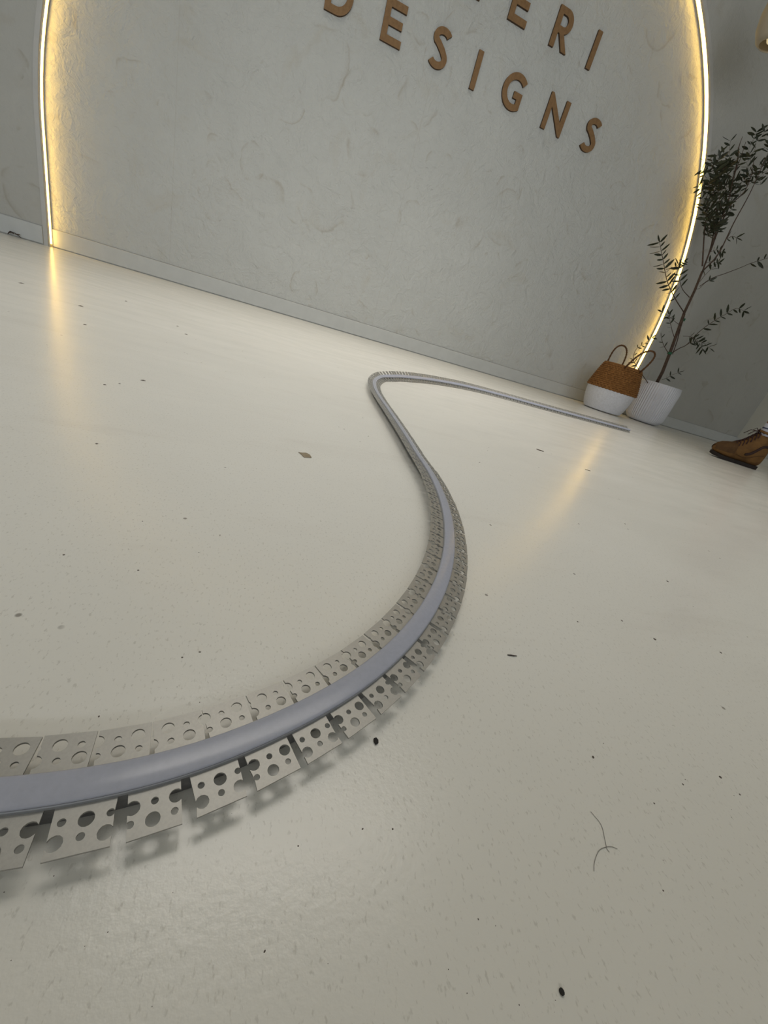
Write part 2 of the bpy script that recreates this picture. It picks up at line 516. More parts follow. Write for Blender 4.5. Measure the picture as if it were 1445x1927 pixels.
# ------------------------------------------------------------------ the bendable lighting profile on the floor
CP = [(-230, 142), (-170, 114), (-115, 97), (-63, 92.5), (-10, 100.5), (49, 127), (95, 162), (137, 211), (176, 278), (205, 355), (225, 445), (236, 560), (244, 660), (253, 806), (262, 950), (274, 1075), (298, 1190), (342, 1305), (405, 1408), (495, 1510), (640, 1632), (775, 1712), (905, 1757), (1047, 1776), (1277, 1779), (1518, 1786), (1884, 1801)]


def dense_path():
    P = [Vector(p) for p in CP]
    P = [2 * P[0] - P[1]] + P + [2 * P[-1] - P[-2]]
    out = []
    for i in range(1, len(P) - 2):
        p0, p1, p2, p3 = P[i - 1:i + 3]
        t0 = 0; t1 = t0 + (p1 - p0).length ** .5; t2 = t1 + (p2 - p1).length ** .5; t3 = t2 + (p3 - p2).length ** .5
        n = max(4, int((p2 - p1).length / 2))
        for k in range(n):
            t = t1 + (t2 - t1) * k / n
            A1 = p0 * ((t1 - t) / (t1 - t0)) + p1 * ((t - t0) / (t1 - t0)); A2 = p1 * ((t2 - t) / (t2 - t1)) + p2 * ((t - t1) / (t2 - t1)); A3 = p2 * ((t3 - t) / (t3 - t2)) + p3 * ((t - t2) / (t3 - t2))
            B1 = A1 * ((t2 - t) / (t2 - t0)) + A2 * ((t - t0) / (t2 - t0)); B2 = A2 * ((t3 - t) / (t3 - t1)) + A3 * ((t - t1) / (t3 - t1))
            out.append(B1 * ((t2 - t) / (t2 - t1)) + B2 * ((t - t1) / (t2 - t1)))
    out.append(P[-2])
    return [p / 1000 for p in out]


PATH = dense_path()
SLEN = [0.0]
for i in range(1, len(PATH)): SLEN.append(SLEN[-1] + (PATH[i] - PATH[i - 1]).length)
STOT = SLEN[-1]


def at(s):
    """point, tangent, left normal at arc length s"""
    s = min(max(s, 0.0), STOT - 1e-6)
    lo, hi = 0, len(SLEN) - 1
    while hi - lo > 1:
        m = (lo + hi) // 2
        if SLEN[m] <= s: lo = m
        else: hi = m
    f = (s - SLEN[lo]) / (SLEN[hi] - SLEN[lo])
    p = PATH[lo].lerp(PATH[hi], f)
    a = PATH[max(lo - 2, 0)]; b2 = PATH[min(hi + 2, len(PATH) - 1)]
    t = (b2 - a).normalized()
    return p, t, Vector((-t.y, t.x))


profile = empty('lighting_profile', (PATH[0].x, PATH[0].y, 0.0))
tag(profile, 'long bendable aluminium lighting profile lying in an S curve on the white floor', 'lighting profile')
ORG = Vector((PATH[0].x, PATH[0].y, 0.0))


ROLL = [(0.0, 2, 0), (0.30, 3, 0), (0.435, 8, 0), (0.545, 11, 1), (0.70, 13, 2), (0.80, 17, 4), (1.04, 15, 4), (1.185, 14, 5), (1.37, 14, 4), (1.54, 31, 2), (1.65, 40, -14), (1.79, 46, -26), (2.125, 44, -31), (2.40, 39, -28), (9.0, 39, -24)]


def frame_at(s):
    """the profile rolls on its side along its length, resting on its lowest edge"""
    p, t, nn = at(s)
    for (s0, a0, e0), (s1, a1, e1) in zip(ROLL, ROLL[1:]):
        if s0 <= s <= s1:
            f = (s - s0) / (s1 - s0); f = f * f * (3 - 2 * f)
            a = math.radians(a0 + (a1 - a0) * f); e = (e0 + (e1 - e0) * f) / 1000
            break
    c, sn = math.cos(a), math.sin(a)
    low = min(-0.0054 * sn, 0.0088 * c - 0.0201 * sn)
    o = Vector((p.x + nn.x * (e + 0.012 * sn), p.y + nn.y * (e + 0.012 * sn), 0.0006 - low)) - ORG
    N3 = Vector((nn.x * c, nn.y * c, sn)); Z3 = Vector((-nn.x * sn, -nn.y * sn, c)); T3 = Vector((t.x, t.y, 0))
    return o, T3, N3, Z3


def sweep(section, name, material, smooth, closed=True):
    """section: (offset to the left, z) in metres"""
    ss = []; s = 0.0
    while s < STOT:
        ss.append(s); s += 0.006 if s < 1.0 else 0.016
    ss.append(STOT)
    b = MB(); n = len(section); vs = []
    for s in ss:
        q, T3, N3, Z3 = frame_at(s)
        for o, z in section: vs.append(q + N3 * o + Z3 * z)
    fs = []
    for i in range(len(ss) - 1):
        for k in range(n if closed else n - 1):
            a = i * n + k; c = i * n + (k + 1) % n
            fs.append((a, a + n, c + n, c))
    if closed:
        fs.append(tuple(range(n))); fs.append(tuple((len(ss) - 1) * n + k for k in range(n))[::-1])
    b.add(vs, fs)
    return b.build(name, material, profile, smooth)


ZF = 0.0088        # underside of the flanges
TH = 0.0009
HW = 0.0054        # half width of the channel
FW = 0.0147        # flange width
sweep([(HW, 0.0), (HW, 0.0116), (HW - 0.0008, 0.0116), (HW - 0.0008, 0.0018), (-HW + 0.0008, 0.0018), (-HW + 0.0008, 0.0116), (-HW, 0.0116), (-HW, 0.0)], 'channel', M['channel'], 'auto')
dome = [(HW - 0.0009, 0.006), (HW - 0.0009, 0.01165), (HW + 0.0001, 0.0117), (HW - 0.0001, 0.0120), (HW - 0.0005, 0.0123)]
dome += [(x * HW / 1000 * 0.86, 0.0127 - 0.0003 * (x / 1000) ** 2 * 1.2) for x in (900, 500, 0, -500, -900)]
dome += [(-o, z) for o, z in dome[4::-1]]
sweep(dome, 'diffuser', M['diffuser'], 'auto')
# root strips of the flanges joined to the channel
# tabs: plates 20 mm apart with two rows of alternating large and small holes
seam_out = [211.0, 229.9, 249.8, 270.5, 290.8, 311.0, 330.3, 350.4, 369.5, 390.0]
seam_in = [180.2, 199.3, 219.3, 239.7, 260.1, 280.7, 301.0, 321.7, 343.3, 364.9, 387.5, 409.5, 431.5, 453.5, 475.5, 497.5]


def extend(lst, step_lo, step_hi):
    l = [x / 1000 for x in lst]
    while l[0] > 0.03: l.insert(0, l[0] - step_lo)
    while l[-1] < STOT - 0.02: l.append(l[-1] + step_hi)
    return l


def tab_mesh(w, phase, side, seg, name):
    """plate in local metres: x along the profile from 0 to w, y outwards from 0 to FW; holes may break the side edges"""
    big, small = 0.00233, 0.00122
    circles = []
    for row, y in ((0, 0.0047), (1, 0.0100)):
        for k in range(-2, 7):
            x = (0.0022 if side < 0 else -0.0002) + phase[1] + k * 0.00667 + (0.0 if row == 0 else -0.0006)
            is_big = (k + row + phase[0]) % 2 == 0
            circles.append((x, y + (0.0004 if is_big else 0.0), big if is_big else small))
    holes, left, right = [], [], []
    for cx, cy, r in circles:
        if cx + r < 0.0002 or cx - r > w - 0.0002: continue
        if cx - r > 0.0004 and cx + r < w - 0.0004:
            holes.append([(cx + r * math.cos(2 * PI * k / seg), cy + r * math.sin(2 * PI * k / seg)) for k in range(seg)])
        elif cx - r <= 0.0004:
            d = min(r * 0.96, max(-r * 0.9, 0.0 - cx)); left.append((cy, r, cx, d))
        else:
            d = min(r * 0.9, max(-r * 0.96, w - cx)); right.append((cy, r, cx, d))
    poly = [(0.0, 0.0), (w, 0.0)]
    for cy, r, cx, d in sorted(right):
        hh = math.sqrt(max(r * r - d * d, 1e-10))
        a0 = math.atan2(-hh, d); a1 = math.atan2(hh, d) - 2 * PI
        n = max(4, seg // 2)
        poly += [(min(cx + r * math.cos(a0 + (a1 - a0) * k / n), w), cy + r * math.sin(a0 + (a1 - a0) * k / n)) for k in range(n + 1)]
    poly += [(w, FW), (0.0, FW)]
    for cy, r, cx, d in sorted(left, reverse=True):
        hh = math.sqrt(max(r * r - d * d, 1e-10))
        a0 = math.atan2(hh, d); a1 = math.atan2(-hh, d)
        n = max(4, seg // 2)
        poly += [(max(cx + r * math.cos(a0 + (a1 - a0) * k / n), 0.0), cy + r * math.sin(a0 + (a1 - a0) * k / n)) for k in range(n + 1)]
    b = MB()
    b.prism(poly, holes, lambda u, v, w_: (u - w / 2, v * side, w_), 0.0, TH)
    if side < 0: b.f = [f[::-1] for f in b.f]
    return b


SLOT = 0.0024
far = MB()
for side, seams in ((-1, extend(seam_out, 0.020, 0.0202)), (1, extend(seam_in, 0.0202, 0.0204))):
    cache = {}
    for i in range(len(seams) - 1):
        s0, s1 = seams[i], seams[i + 1]
        s = (s0 + s1) / 2
        p, t, nn = at(s)
        near = s < 1.05
        jit = (0, 0.0006, -0.0007, 0.0010)[i % 4] if near else 0.0
        w = round((s1 - s0 - SLOT) * 2000) / 2000 if near else 0.0178
        key = (near, w, i % 2, jit)
        if key not in cache:
            cache[key] = tab_mesh(w, (i % 2, jit), side, 20 if near else 6, 'tab')
            if near: cache[key] = cache[key].mesh('tab', M['aluminium'])
        q, T3, N3, Z3 = frame_at(s)
        bend = -0.012 + 0.012 * math.sin(i * 2.4 + side)
        Yt = N3 + Z3 * (bend * side); Yt.normalize(); Zt = T3.cross(Yt)
        base = q + N3 * side * (HW + 0.0001) + Z3 * (ZF + 0.00006 * (i % 2))
        mw = Matrix(((T3.x, Yt.x, Zt.x, base.x), (T3.y, Yt.y, Zt.y, base.y), (T3.z, Yt.z, Zt.z, base.z), (0, 0, 0, 1)))
        if near:
            o = bpy.data.objects.new('tab', cache[key]); COL.objects.link(o); o.parent = profile
            o.matrix_local = mw
        else:
            src = cache[key]
            far.add([mw @ Vector(v) for v in src.v], src.f)
tag(far.build('flange_tabs', M['aluminium'], profile), kind='stuff')
# folded lip standing up between the flanges and the diffuser
for sd in (1, -1):
    sweep([(sd * (HW + 0.0004), ZF + TH), (sd * (HW + 0.0004), 0.0111), (sd * (HW + 0.00005), 0.0114), (sd * (HW + 0.00005), ZF + TH)][::sd], 'lip', M['lip_metal'], False)

# ------------------------------------------------------------------ basket
BK = (2.621, 2.834)
basket = empty('belly_basket', (BK[0], BK[1], 0.0), math.radians(-30))
tag(basket, 'woven brown basket with white painted bottom half standing left of the ribbed pot', 'basket')
b = MB()
low = [(0.0, 0.004), (0.132, 0.004), (0.147, 0.010), (0.160, 0.04), (0.174, 0.09), (0.182, 0.14), (0.185, 0.172)]
b.lathe(low, 48)
b.build('white_bottom', M['basket_white'], basket, 'auto')
b = MB()
rows = 13; prof = []
for k in range(rows * 4 + 1):
    f = k / (rows * 4)
    r = 0.190 - 0.048 * f ** 1.25
    prof.append((r + 0.0055 * abs(math.sin(PI * rows * f)), 0.172 + 0.183 * f))
prof = [(0.184, 0.168)] + prof + [(0.134, 0.357), (0.128, 0.345), (0.155, 0.20)]


def weave_r(r, z, a):
    row = int((z - 0.172) / 0.183 * rows)
    return r + 0.0034 * math.sin(a * 40 + (PI if row % 2 else 0))


b.lathe(prof, 176, weave_r)
b.build('woven_top', M['seagrass'], basket, 'auto')
b = MB()
b.tube([(0.140 * math.cos(2 * PI * k / 40), 0.140 * math.sin(2 * PI * k / 40), 0.357) for k in range(41)], 0.007, 6, False)
b.build('braided_rim', M['seagrass'], basket, True)


def handle(phi, half, height, lean, name='handle'):
    b = MB(); pts = []
    c, s_ = math.cos(phi), math.sin(phi)
    n = 40
    for k in range(n + 1):
        f = -1 + 2 * k / n
        x = half * math.sin(f * PI / 2 * 1.0) * (1.0 + 0.12 * math.cos(f * PI / 2))
        zz = height * math.cos(f * PI / 2) ** 0.62
        rr = 0.138 + lean * zz / height
        pts.append((rr * c - x * s_, rr * s_ + x * c, 0.345 + zz))
    b.tube(pts, [0.0052 + 0.0022 * (k % 2) for k in range(n + 1)], 7)
    return b.build(name, M['braid'], basket, True)


handle(math.radians(107), 0.064, 0.165, 0.01)
handle(math.radians(287), 0.064, 0.150, 0.12)

# ------------------------------------------------------------------ olive tree in a ribbed pot
PT = (3.175, 2.926)
tree = empty('potted_olive_tree', (PT[0], PT[1], 0.0))
tag(tree, 'slender olive tree in a white ribbed pot standing against the wall beside the basket', 'potted plant')
b = MB()
prof = [(0.0, 0.004), (0.105, 0.004), (0.125, 0.008), (0.140, 0.022), (0.149, 0.05), (0.154, 0.12), (0.157, 0.21), (0.159, 0.29), (0.160, 0.325), (0.160, 0.331), (0.154, 0.331), (0.150, 0.31), (0.146, 0.27)]


def rib(r, z, a): return r + (0.0065 * abs(math.sin(a * 26)) if 0.03 < z < 0.32 and r > 0.147 else 0.0)


b.lathe(prof, 360, rib)
b.build('ribbed_pot', M['pot'], tree, 'auto')
b = MB(); b.lathe([(0.0, 0.292), (0.08, 0.295), (0.147, 0.285)], 32); b.build('soil', M['soil'], tree, True)

HD = Vector((PT[0], PT[1], 0)).normalized()            # horizontal direction towards the tree


def tp(px, py, depth=0.0):
    """point of the tree plane (upright, facing the room) for a spot measured in the photograph; local to the tree"""
    d = RX * ((px - 722.5) / 750.8) - UX * ((py - 963.5) / 750.8) + FX
    k = (PT[1] + depth) / d.y
    w = d * k + Vector((0, 0, EYE))
    return Vector((w.x - PT[0], w.y - PT[1], w.z))


def zp(x, y): return (1180 + x / 4.098, 230 + y / 4.098)


def limb(pts, depth0, depth1):
    n = len(pts)
    return [tp(*zp(*p), depth0 + (depth1 - depth0) * i / (n - 1)) for i, p in enumerate(pts)]


trunk_px = [(262, 2010), (272, 1927), (330, 1780), (380, 1640), (440, 1470), (520, 1300), (580, 1150)]
trunk = limb(trunk_px, 0.0, 0.0)
trunk[0] = Vector((trunk[1].x * 0.9, trunk[1].y * 0.9, 0.28))
b = MB(); b.tube(trunk, [0.0135, 0.013, 0.012, 0.011, 0.010, 0.009, 0.008], 9); b.build('trunk', M['bark'], tree, True)
b = MB(); b.tube(limb([(350, 1790), (385, 1690), (412, 1585), (447, 1480)], -0.012, -0.012), [0.003, 0.004, 0.004, 0.003], 6); b.build('stake', M['bark'], tree, True)
for q in ((328, 1782), (430, 1522)):
    b = MB(); c = tp(*zp(*q)); b.tube([c + Vector((0, 0, -0.009)), c + Vector((0, 0, 0.009))], 0.0165, 10); b.build('plant_tie', M['tie'], tree, True)

leaf_b = MB()
leaf_b.add([(0, 0, 0), (0.18, 0.10, 0.015), (0.5, 0.135, 0.03), (0.82, 0.08, 0.015), (1, 0, -0.02), (0.82, -0.08, 0.015), (0.5, -0.135, 0.03), (0.18, -0.10, 0.015), (0.5, 0, 0.0)],
           [(0, 8, 1), (1, 8, 2), (2, 8, 3), (3, 8, 4), (4, 8, 5), (5, 8, 6), (6, 8, 7), (7, 8, 0)])
LEAF_ME = leaf_b.mesh('leaf', M['leaf'], True)
crown = MB()


def leaf_matrix(p, d, length):
    d = d.normalized()
    n = Vector((random.uniform(-1, 1), random.uniform(-1, 1), random.uniform(-1, 1))) - HD * 0.8
    y = n.cross(d).normalized(); z = d.cross(y)
    return Matrix(((d.x * length, y.x * length, z.x * length, p.x), (d.y * length, y.y * length, z.y * length, p.y), (d.z * length, y.z * length, z.z * length, p.z), (0, 0, 0, 1)))


def put_leaf(p, d, length, single):
    m = leaf_matrix(p, d, length)
    if single:
        o = bpy.data.objects.new('leaf', LEAF_ME); COL.objects.link(o); o.parent = tree; o.matrix_local = m
    else:
        crown.add([m @ Vector(v) for v in leaf_b.v], leaf_b.f)


def resample(pts, step):
    out = [pts[0].copy()]; acc = 0.0
    for a, c in zip(pts, pts[1:]):
        L = (c - a).length; k = step - acc
        while k <= L:
            out.append(a.lerp(c, k / L)); k += step
        acc = (acc + L) % step
    return out


def smooth_line(pts, n=5):
    out = []
    P = [2 * pts[0] - pts[1]] + pts + [2 * pts[-1] - pts[-2]]
    for i in range(1, len(P) - 2):
        p0, p1, p2, p3 = P[i - 1:i + 3]
        for k in range(n):
            t = k / n
            out.append(0.5 * ((2 * p1) + (p2 - p0) * t + (2 * p0 - 5 * p1 + 4 * p2 - p3) * t * t + (3 * p1 - p0 - 3 * p2 + p3) * t ** 3))
    out.append(pts[-1])
    return out


UPV = (Vector((0, 0, 1)))
SIDE = HD.cross(UPV).normalized()


def leafy(line, r0, r1, start, step, length, single, name='branch', spread=0.9):
    line = smooth_line(line)
    n = len(line)
    b = MB(); b.tube(line, [r0 + (r1 - r0) * i / (n - 1) for i in range(n)], 5); b.build(name, M['bark'], tree, True)
    pts = resample(line, step)
    for i, p in enumerate(pts):
        if i < start * len(pts): continue
        d = (pts[min(i + 1, len(pts) - 1)] - pts[max(i - 1, 0)]).normalized()
        nrm = d.cross(HD).normalized()
        for sgn in (1, -1):
            if random.random() < 0.14: continue
            dd = d * random.uniform(0.35, 0.8) + nrm * sgn * spread + HD * random.uniform(-0.5, 0.5)
            put_leaf(p, dd, length * random.uniform(0.65, 1.15), single)
    put_leaf(pts[-1], line[-1] - line[-3], length, single)


# sparse side branches: each leaf is a piece of its own
leafy(limb([(440, 1470), (370, 1360), (310, 1230), (280, 1080), (262, 990), (250, 925)], 0.0, -0.10), 0.004, 0.0012, 0.22, 0.036, 0.066, True)
leafy(limb([(300, 1135), (370, 1115), (410, 1085), (455, 1060)], -0.06, -0.02), 0.002, 0.001, 0.3, 0.03, 0.05, True, 'twig')
leafy(limb([(480, 1350), (425, 1285), (400, 1190), (405, 1110)], 0.0, -0.05), 0.003, 0.001, 0.3, 0.05, 0.06, True)
leafy(limb([(560, 1265), (650, 1205), (760, 1165), (865, 1125), (960, 1085), (1090, 1045), (1140, 1010)], 0.0, -0.12), 0.003, 0.0012, 0.60, 0.050, 0.066, True)
leafy(limb([(335, 1785), (400, 1745), (460, 1715), (530, 1640), (600, 1580), (690, 1520), (760, 1480), (840, 1435), (900, 1455)], 0.0, -0.12), 0.004, 0.001, 0.36, 0.045, 0.058, True)
leafy(limb([(460, 1715), (520, 1690), (580, 1700), (640, 1745)], -0.05, -0.12), 0.002, 0.001, 0.1, 0.022, 0.055, True, 'twig')
leafy(limb([(430, 1650), (490, 1655), (545, 1690), (590, 1760)], -0.05, -0.12), 0.002, 0.001, 0.2, 0.026, 0.055, True, 'twig')
leafy(limb([(325, 1790), (290, 1735), (268, 1680), (262, 1625)], 0.0, 0.05), 0.003, 0.001, 0.3, 0.040, 0.045, True)
leafy(limb([(370, 1680), (345, 1600), (330, 1530), (320, 1480)], 0.0, 0.05), 0.003, 0.001, 0.2, 0.036, 0.045, True)
leafy(limb([(400, 1560), (360, 1530), (300, 1480), (262, 1460)], 0.0, 0.02), 0.002, 0.001, 0.2, 0.04, 0.05, True, 'twig')
leafy(limb([(560, 1230), (600, 1180), (650, 1130), (700, 1090)], 0.0, -0.06), 0.002, 0.001, 0.2, 0.045, 0.05, True, 'twig')
leafy(limb([(520, 1290), (560, 1280), (600, 1240), (650, 1215)], 0.0, -0.06), 0.002, 0.001, 0.3, 0.05, 0.05, True, 'twig')
leafy(limb([(160, 2010), (60, 1860), (50, 1800), (75, 1745), (130, 1710), (195, 1660)], -0.02, -0.02), 0.003, 0.001, 0.4, 0.032, 0.042, True)
leafy(limb([(268, 1985), (300, 1975), (345, 1950), (400, 1930)], 0.0, -0.05), 0.002, 0.001, 0.2, 0.030, 0.05, True)
leafy(limb([(770, 900), (810, 880), (850, 895)], 0.0, -0.05), 0.002, 0.001, 0.0, 0.03, 0.048, True, 'twig')
leafy(limb([(640, 1000), (690, 985), (740, 1000)], 0.0, 0.04), 0.002, 0.001, 0.2, 0.04, 0.05, True, 'twig')
leafy(limb([(600, 1090), (650, 1075), (720, 1090)], 0.0, 0.03), 0.002, 0.001, 0.2, 0.05, 0.045, True, 'twig')
# crown
mains = [[(580, 1150), (650, 960), (700, 800), (770, 640), (820, 430), (880, 260), (915, 150)],
         [(580, 1150), (700, 1020), (820, 780), (940, 560), (1040, 340), (1110, 190)],
         [(590, 1120), (640, 980), (670, 830), (690, 660), (655, 480), (620, 350)],
         [(580, 1110), (590, 930), (600, 800), (620, 680), (610, 570)],
         [(640, 1000), (700, 840), (790, 650), (900, 540), (960, 400), (980, 260)],
         [(820, 430), (850, 300), (862, 190), (890, 110)]]
crown_zone = [(560, 880), (575, 700), (590, 560), (610, 380), (640, 300), (760, 300), (800, 220), (860, 160), (990, 140), (1100, 150), (1180, 230), (1170, 380), (1060, 470), (960, 540), (850, 600), (770, 700), (720, 830), (640, 890)]


def inside(p, poly):
    c = False; j = len(poly) - 1
    for i in range(len(poly)):
        if (poly[i][1] > p[1]) != (poly[j][1] > p[1]) and p[0] < (poly[j][0] - poly[i][0]) * (p[1] - poly[i][1]) / (poly[j][1] - poly[i][1]) + poly[i][0]: c = not c
        j = i
    return c


for k, ln in enumerate(mains):
    dep = (-0.06, -0.12, 0.05, 0.08, -0.02, -0.05)[k]
    line = smooth_line(limb(ln, 0.0, dep))
    n = len(line)
    b = MB(); b.tube(line, [0.0055 - 0.0042 * i / (n - 1) for i in range(n)], 5); b.build('branch', M['bark'], tree, True)
twigs = MB(); made = 0
while made < 104:
    q = (random.uniform(555, 1180), random.uniform(140, 890)) if made % 2 else (random.uniform(555, 800), random.uniform(320, 890))
    if not inside(q, crown_zone): continue
    made += 1
    a = math.radians(random.uniform(35, 110)); L = random.uniform(60, 130)
    q2 = (q[0] + math.cos(a) * L * random.choice((1, 1, 1, -0.6)), q[1] - math.sin(a) * L)
    dep = random.uniform(-0.09, 0.12)
    line = smooth_line([tp(*zp(*q), dep), tp(*zp((q[0] + q2[0]) / 2 + random.uniform(-12, 12), (q[1] + q2[1]) / 2), dep), tp(*zp(*q2), dep + random.uniform(-.04, .04))], 4)
    twigs.tube(line, [0.0014 - 0.0007 * i / (len(line) - 1) for i in range(len(line))], 4)
    pts = resample(line, 0.031)
    for i, p in enumerate(pts):
        d = (line[-1] - line[0]).normalized(); nrm = d.cross(HD).normalized()
        for sgn in (1, -1):
            if random.random() < 0.22: continue
            put_leaf(p, d * random.uniform(0.4, 0.9) + nrm * sgn * 0.8 + HD * random.uniform(-0.6, 0.6), 0.057 * random.uniform(0.6, 1.2), False)
tag(twigs.build('twigs', M['bark'], tree, True), kind='stuff')
tag(crown.build('foliage', M['leaf'], tree, True), kind='stuff')

# ------------------------------------------------------------------ the person at the right edge (only a boot is in the frame)
FD = Vector((-0.866, 0.50, 0)).normalized()            # where the toe points
FS = Vector((-FD.y, FD.x, 0))                           # to the person's left
TOE = Vector((2.522, 1.775, 0))
HEEL = TOE - FD * 0.26
person = empty('person', (HEEL.x, HEEL.y, 0.0), math.atan2(FD.y, FD.x))
tag(person, 'person standing at the right edge in a tan lace-up ankle boot and a grey sock', 'person')


def ring_loft(rings, name, material, parent, smooth=True, caps=True):
    n = len(rings[0]); b = MB()
    vs = [p for r in rings for p in r]; fs = []
    for i in range(len(rings) - 1):
        for k in range(n):
            a = i * n + k; c = i * n + (k + 1) % n
            fs.append((a, c, c + n, a + n))
    if caps:
        fs.append(tuple(range(n))[::-1]); fs.append(tuple((len(rings) - 1) * n + k for k in range(n)))
    b.add(vs, fs)
    return b.build(name, material, parent, smooth)


def make_boot(y_off, x_off):
    """local: x forward from the heel, z up"""
    # outline of the upper seen from the side: for each x, bottom, top, half width
    K = 0.865
    secs = [(0.000, 0.026, 0.150, 0.022), (0.010, 0.018, 0.195, 0.032), (0.035, 0.016, 0.206, 0.038), (0.065, 0.016, 0.210, 0.040), (0.092, 0.016, 0.210, 0.038),
            (0.108, 0.016, 0.198, 0.037), (0.132, 0.016, 0.168, 0.038), (0.158, 0.016, 0.140, 0.041), (0.188, 0.016, 0.119, 0.045), (0.213, 0.017, 0.108, 0.048),
            (0.238, 0.019, 0.103, 0.047), (0.262, 0.023, 0.096, 0.043), (0.282, 0.028, 0.083, 0.034), (0.294, 0.034, 0.068, 0.019)]
    secs = [(x * K, a_, b2 * 0.965, c_) for x, a_, b2, c_ in secs]
    rings = []
    for x, z0, z1, hw in secs:
        r = []
        for k in range(18):
            a = 2 * PI * k / 18
            cy, cz = math.cos(a), math.sin(a)
            yy = hw * math.copysign(abs(cy) ** 0.75, cy) * (1.0 - 0.22 * max(0, cz))
            zz = (z0 + z1) / 2 + (z1 - z0) / 2 * math.copysign(abs(cz) ** 0.7, cz)
            r.append((x + x_off, yy + y_off, zz))
        rings.append(r)
    boot = ring_loft(rings, 'boot', M['leather'], person)
    # toe cap: a slightly proud shell over the front
    rings = []
    for x, z0, z1, hw in secs[8:]:
        r = []
        for k in range(19):
            a = PI * (-0.06 + 1.12 * k / 18)
            cy, cz = math.cos(a), math.sin(a)
            yy = (hw + 0.0022) * math.copysign(abs(cy) ** 0.75, cy) * (1.0 - 0.22 * max(0, cz))
            zz = (z0 + z1) / 2 + ((z1 - z0) / 2 + 0.0022) * math.copysign(abs(cz) ** 0.7, cz)
            r.append((x + x_off + (0.003 if x > 0.25 else 0), yy + y_off, zz))
        rings.append(r)
    b = MB(); n = 19
    b.add([p for r in rings for p in r], [(i * n + k, i * n + k + 1, (i + 1) * n + k + 1, (i + 1) * n + k) for i in range(len(rings) - 1) for k in range(n - 1)])
    b.build('toe_cap', M['toe_leather'], boot, True)
    # sole with toe spring
    half = [(x * K, h) for x, h in [(0.002, 0.022), (0.012, 0.032), (0.04, 0.039), (0.09, 0.039), (0.13, 0.039), (0.17, 0.043), (0.21, 0.049), (0.245, 0.047), (0.272, 0.037), (0.29, 0.022), (0.298, 0.006)]]
    out_ = [(x, h) for x, h in half] + [(x, -h) for x, h in half[::-1]]
    def spring(x): return 0.0 if x < 0.18 else 0.022 * ((x - 0.18) / 0.092) ** 2
    b = MB(); n = len(out_)
    vs = [(x + x_off, y * 1.02 + y_off, 0.001 + spring(x)) for x, y in out_] + [(x + x_off, y * 1.03 + y_off, 0.020 + spring(x) * 0.80) for x, y in out_]
    b.add(vs, [(i, (i + 1) % n, (i + 1) % n + n, i + n) for i in range(n)][::1] + [tuple(range(n))[::-1], tuple(range(n, 2 * n))])
    b.f = [f[::-1] for f in b.f]
    b.build('sole', M['sole'], boot)
    # collar padding, laces, dark swoosh-like seam piping
    b = MB(); b.tube([(x_off + 0.050 + 0.046 * math.cos(a), y_off + 0.036 * math.sin(a), 0.199 + 0.006 * math.cos(a)) for a in [2 * PI * k / 24 for k in range(25)]], 0.0065, 7, False)
    b.build('collar', M['leather'], boot, True)
    b = MB()
    lx = [x * K for x in (0.196, 0.180, 0.164, 0.149, 0.134, 0.120, 0.108)]
    def top(x):
        for (x0, _, t0, w0), (x1, _, t1, w1) in zip(secs, secs[1:]):
            if x0 <= x <= x1: f = (x - x0) / (x1 - x0); return t0 + (t1 - t0) * f
        return 0.20
    for i, x in enumerate(lx):
        z = top(x)
        xn = lx[min(i + 1, len(lx) - 1)] if i < len(lx) - 1 else x - 0.012
        zn = top(xn)
        for sg in (1, -1):
            b.tube([(x_off + x + 0.004, y_off + sg * 0.036, z - 0.026), (x_off + x, y_off + sg * 0.024, z - 0.004), (x_off + x, y_off + sg * 0.014, z + 0.001), ((x + xn) / 2 + x_off, y_off, (z + zn) / 2 + 0.006), (xn + x_off, y_off - sg * 0.014, zn + 0.001), (xn + x_off, y_off - sg * 0.026, zn - 0.006)], 0.0026, 6)
    for sg in (1, -1):
        b.tube([(x_off + 0.098, y_off, 0.199), (x_off + 0.128, y_off + sg * 0.020, 0.196), (x_off + 0.150, y_off + sg * 0.022, 0.168)], 0.0022, 6)
        b.tube([(x_off + 0.098, y_off, 0.199), (x_off + 0.108, y_off + sg * 0.018, 0.214), (x_off + 0.118, y_off + sg * 0.022, 0.198), (x_off + 0.098, y_off, 0.199)], 0.0022, 6)
    b.build('laces', M['lace'], boot, True)
    for sg in (1, -1):
        b = MB()
        pts = [(0.110, 0.062, 0.0398), (0.085, 0.076, 0.0402), (0.064, 0.106, 0.0400), (0.048, 0.128, 0.0390), (0.028, 0.134, 0.0355), (0.012, 0.130, 0.0325)]
        b.tube(smooth_line([Vector((x_off + x, y_off + sg * (h - 0.0012), z)) for x, z, h in pts], 4), [0.004] + [0.0075] * 20, 8)
        b.build('side_stripe', M['stripe'], boot, True)
        b = MB()
        pts = [(0.150, 0.050, 0.0418), (0.115, 0.045, 0.0390), (0.085, 0.050, 0.0395), (0.06, 0.066, 0.0394), (0.03, 0.080, 0.0368), (0.010, 0.084, 0.031)]
        b.tube(smooth_line([Vector((x_off + x, y_off + sg * (h - 0.0004), z)) for x, z, h in pts], 4), 0.0016, 5)
        b.build('seam', M['toe_leather'], boot, True)
    return boot


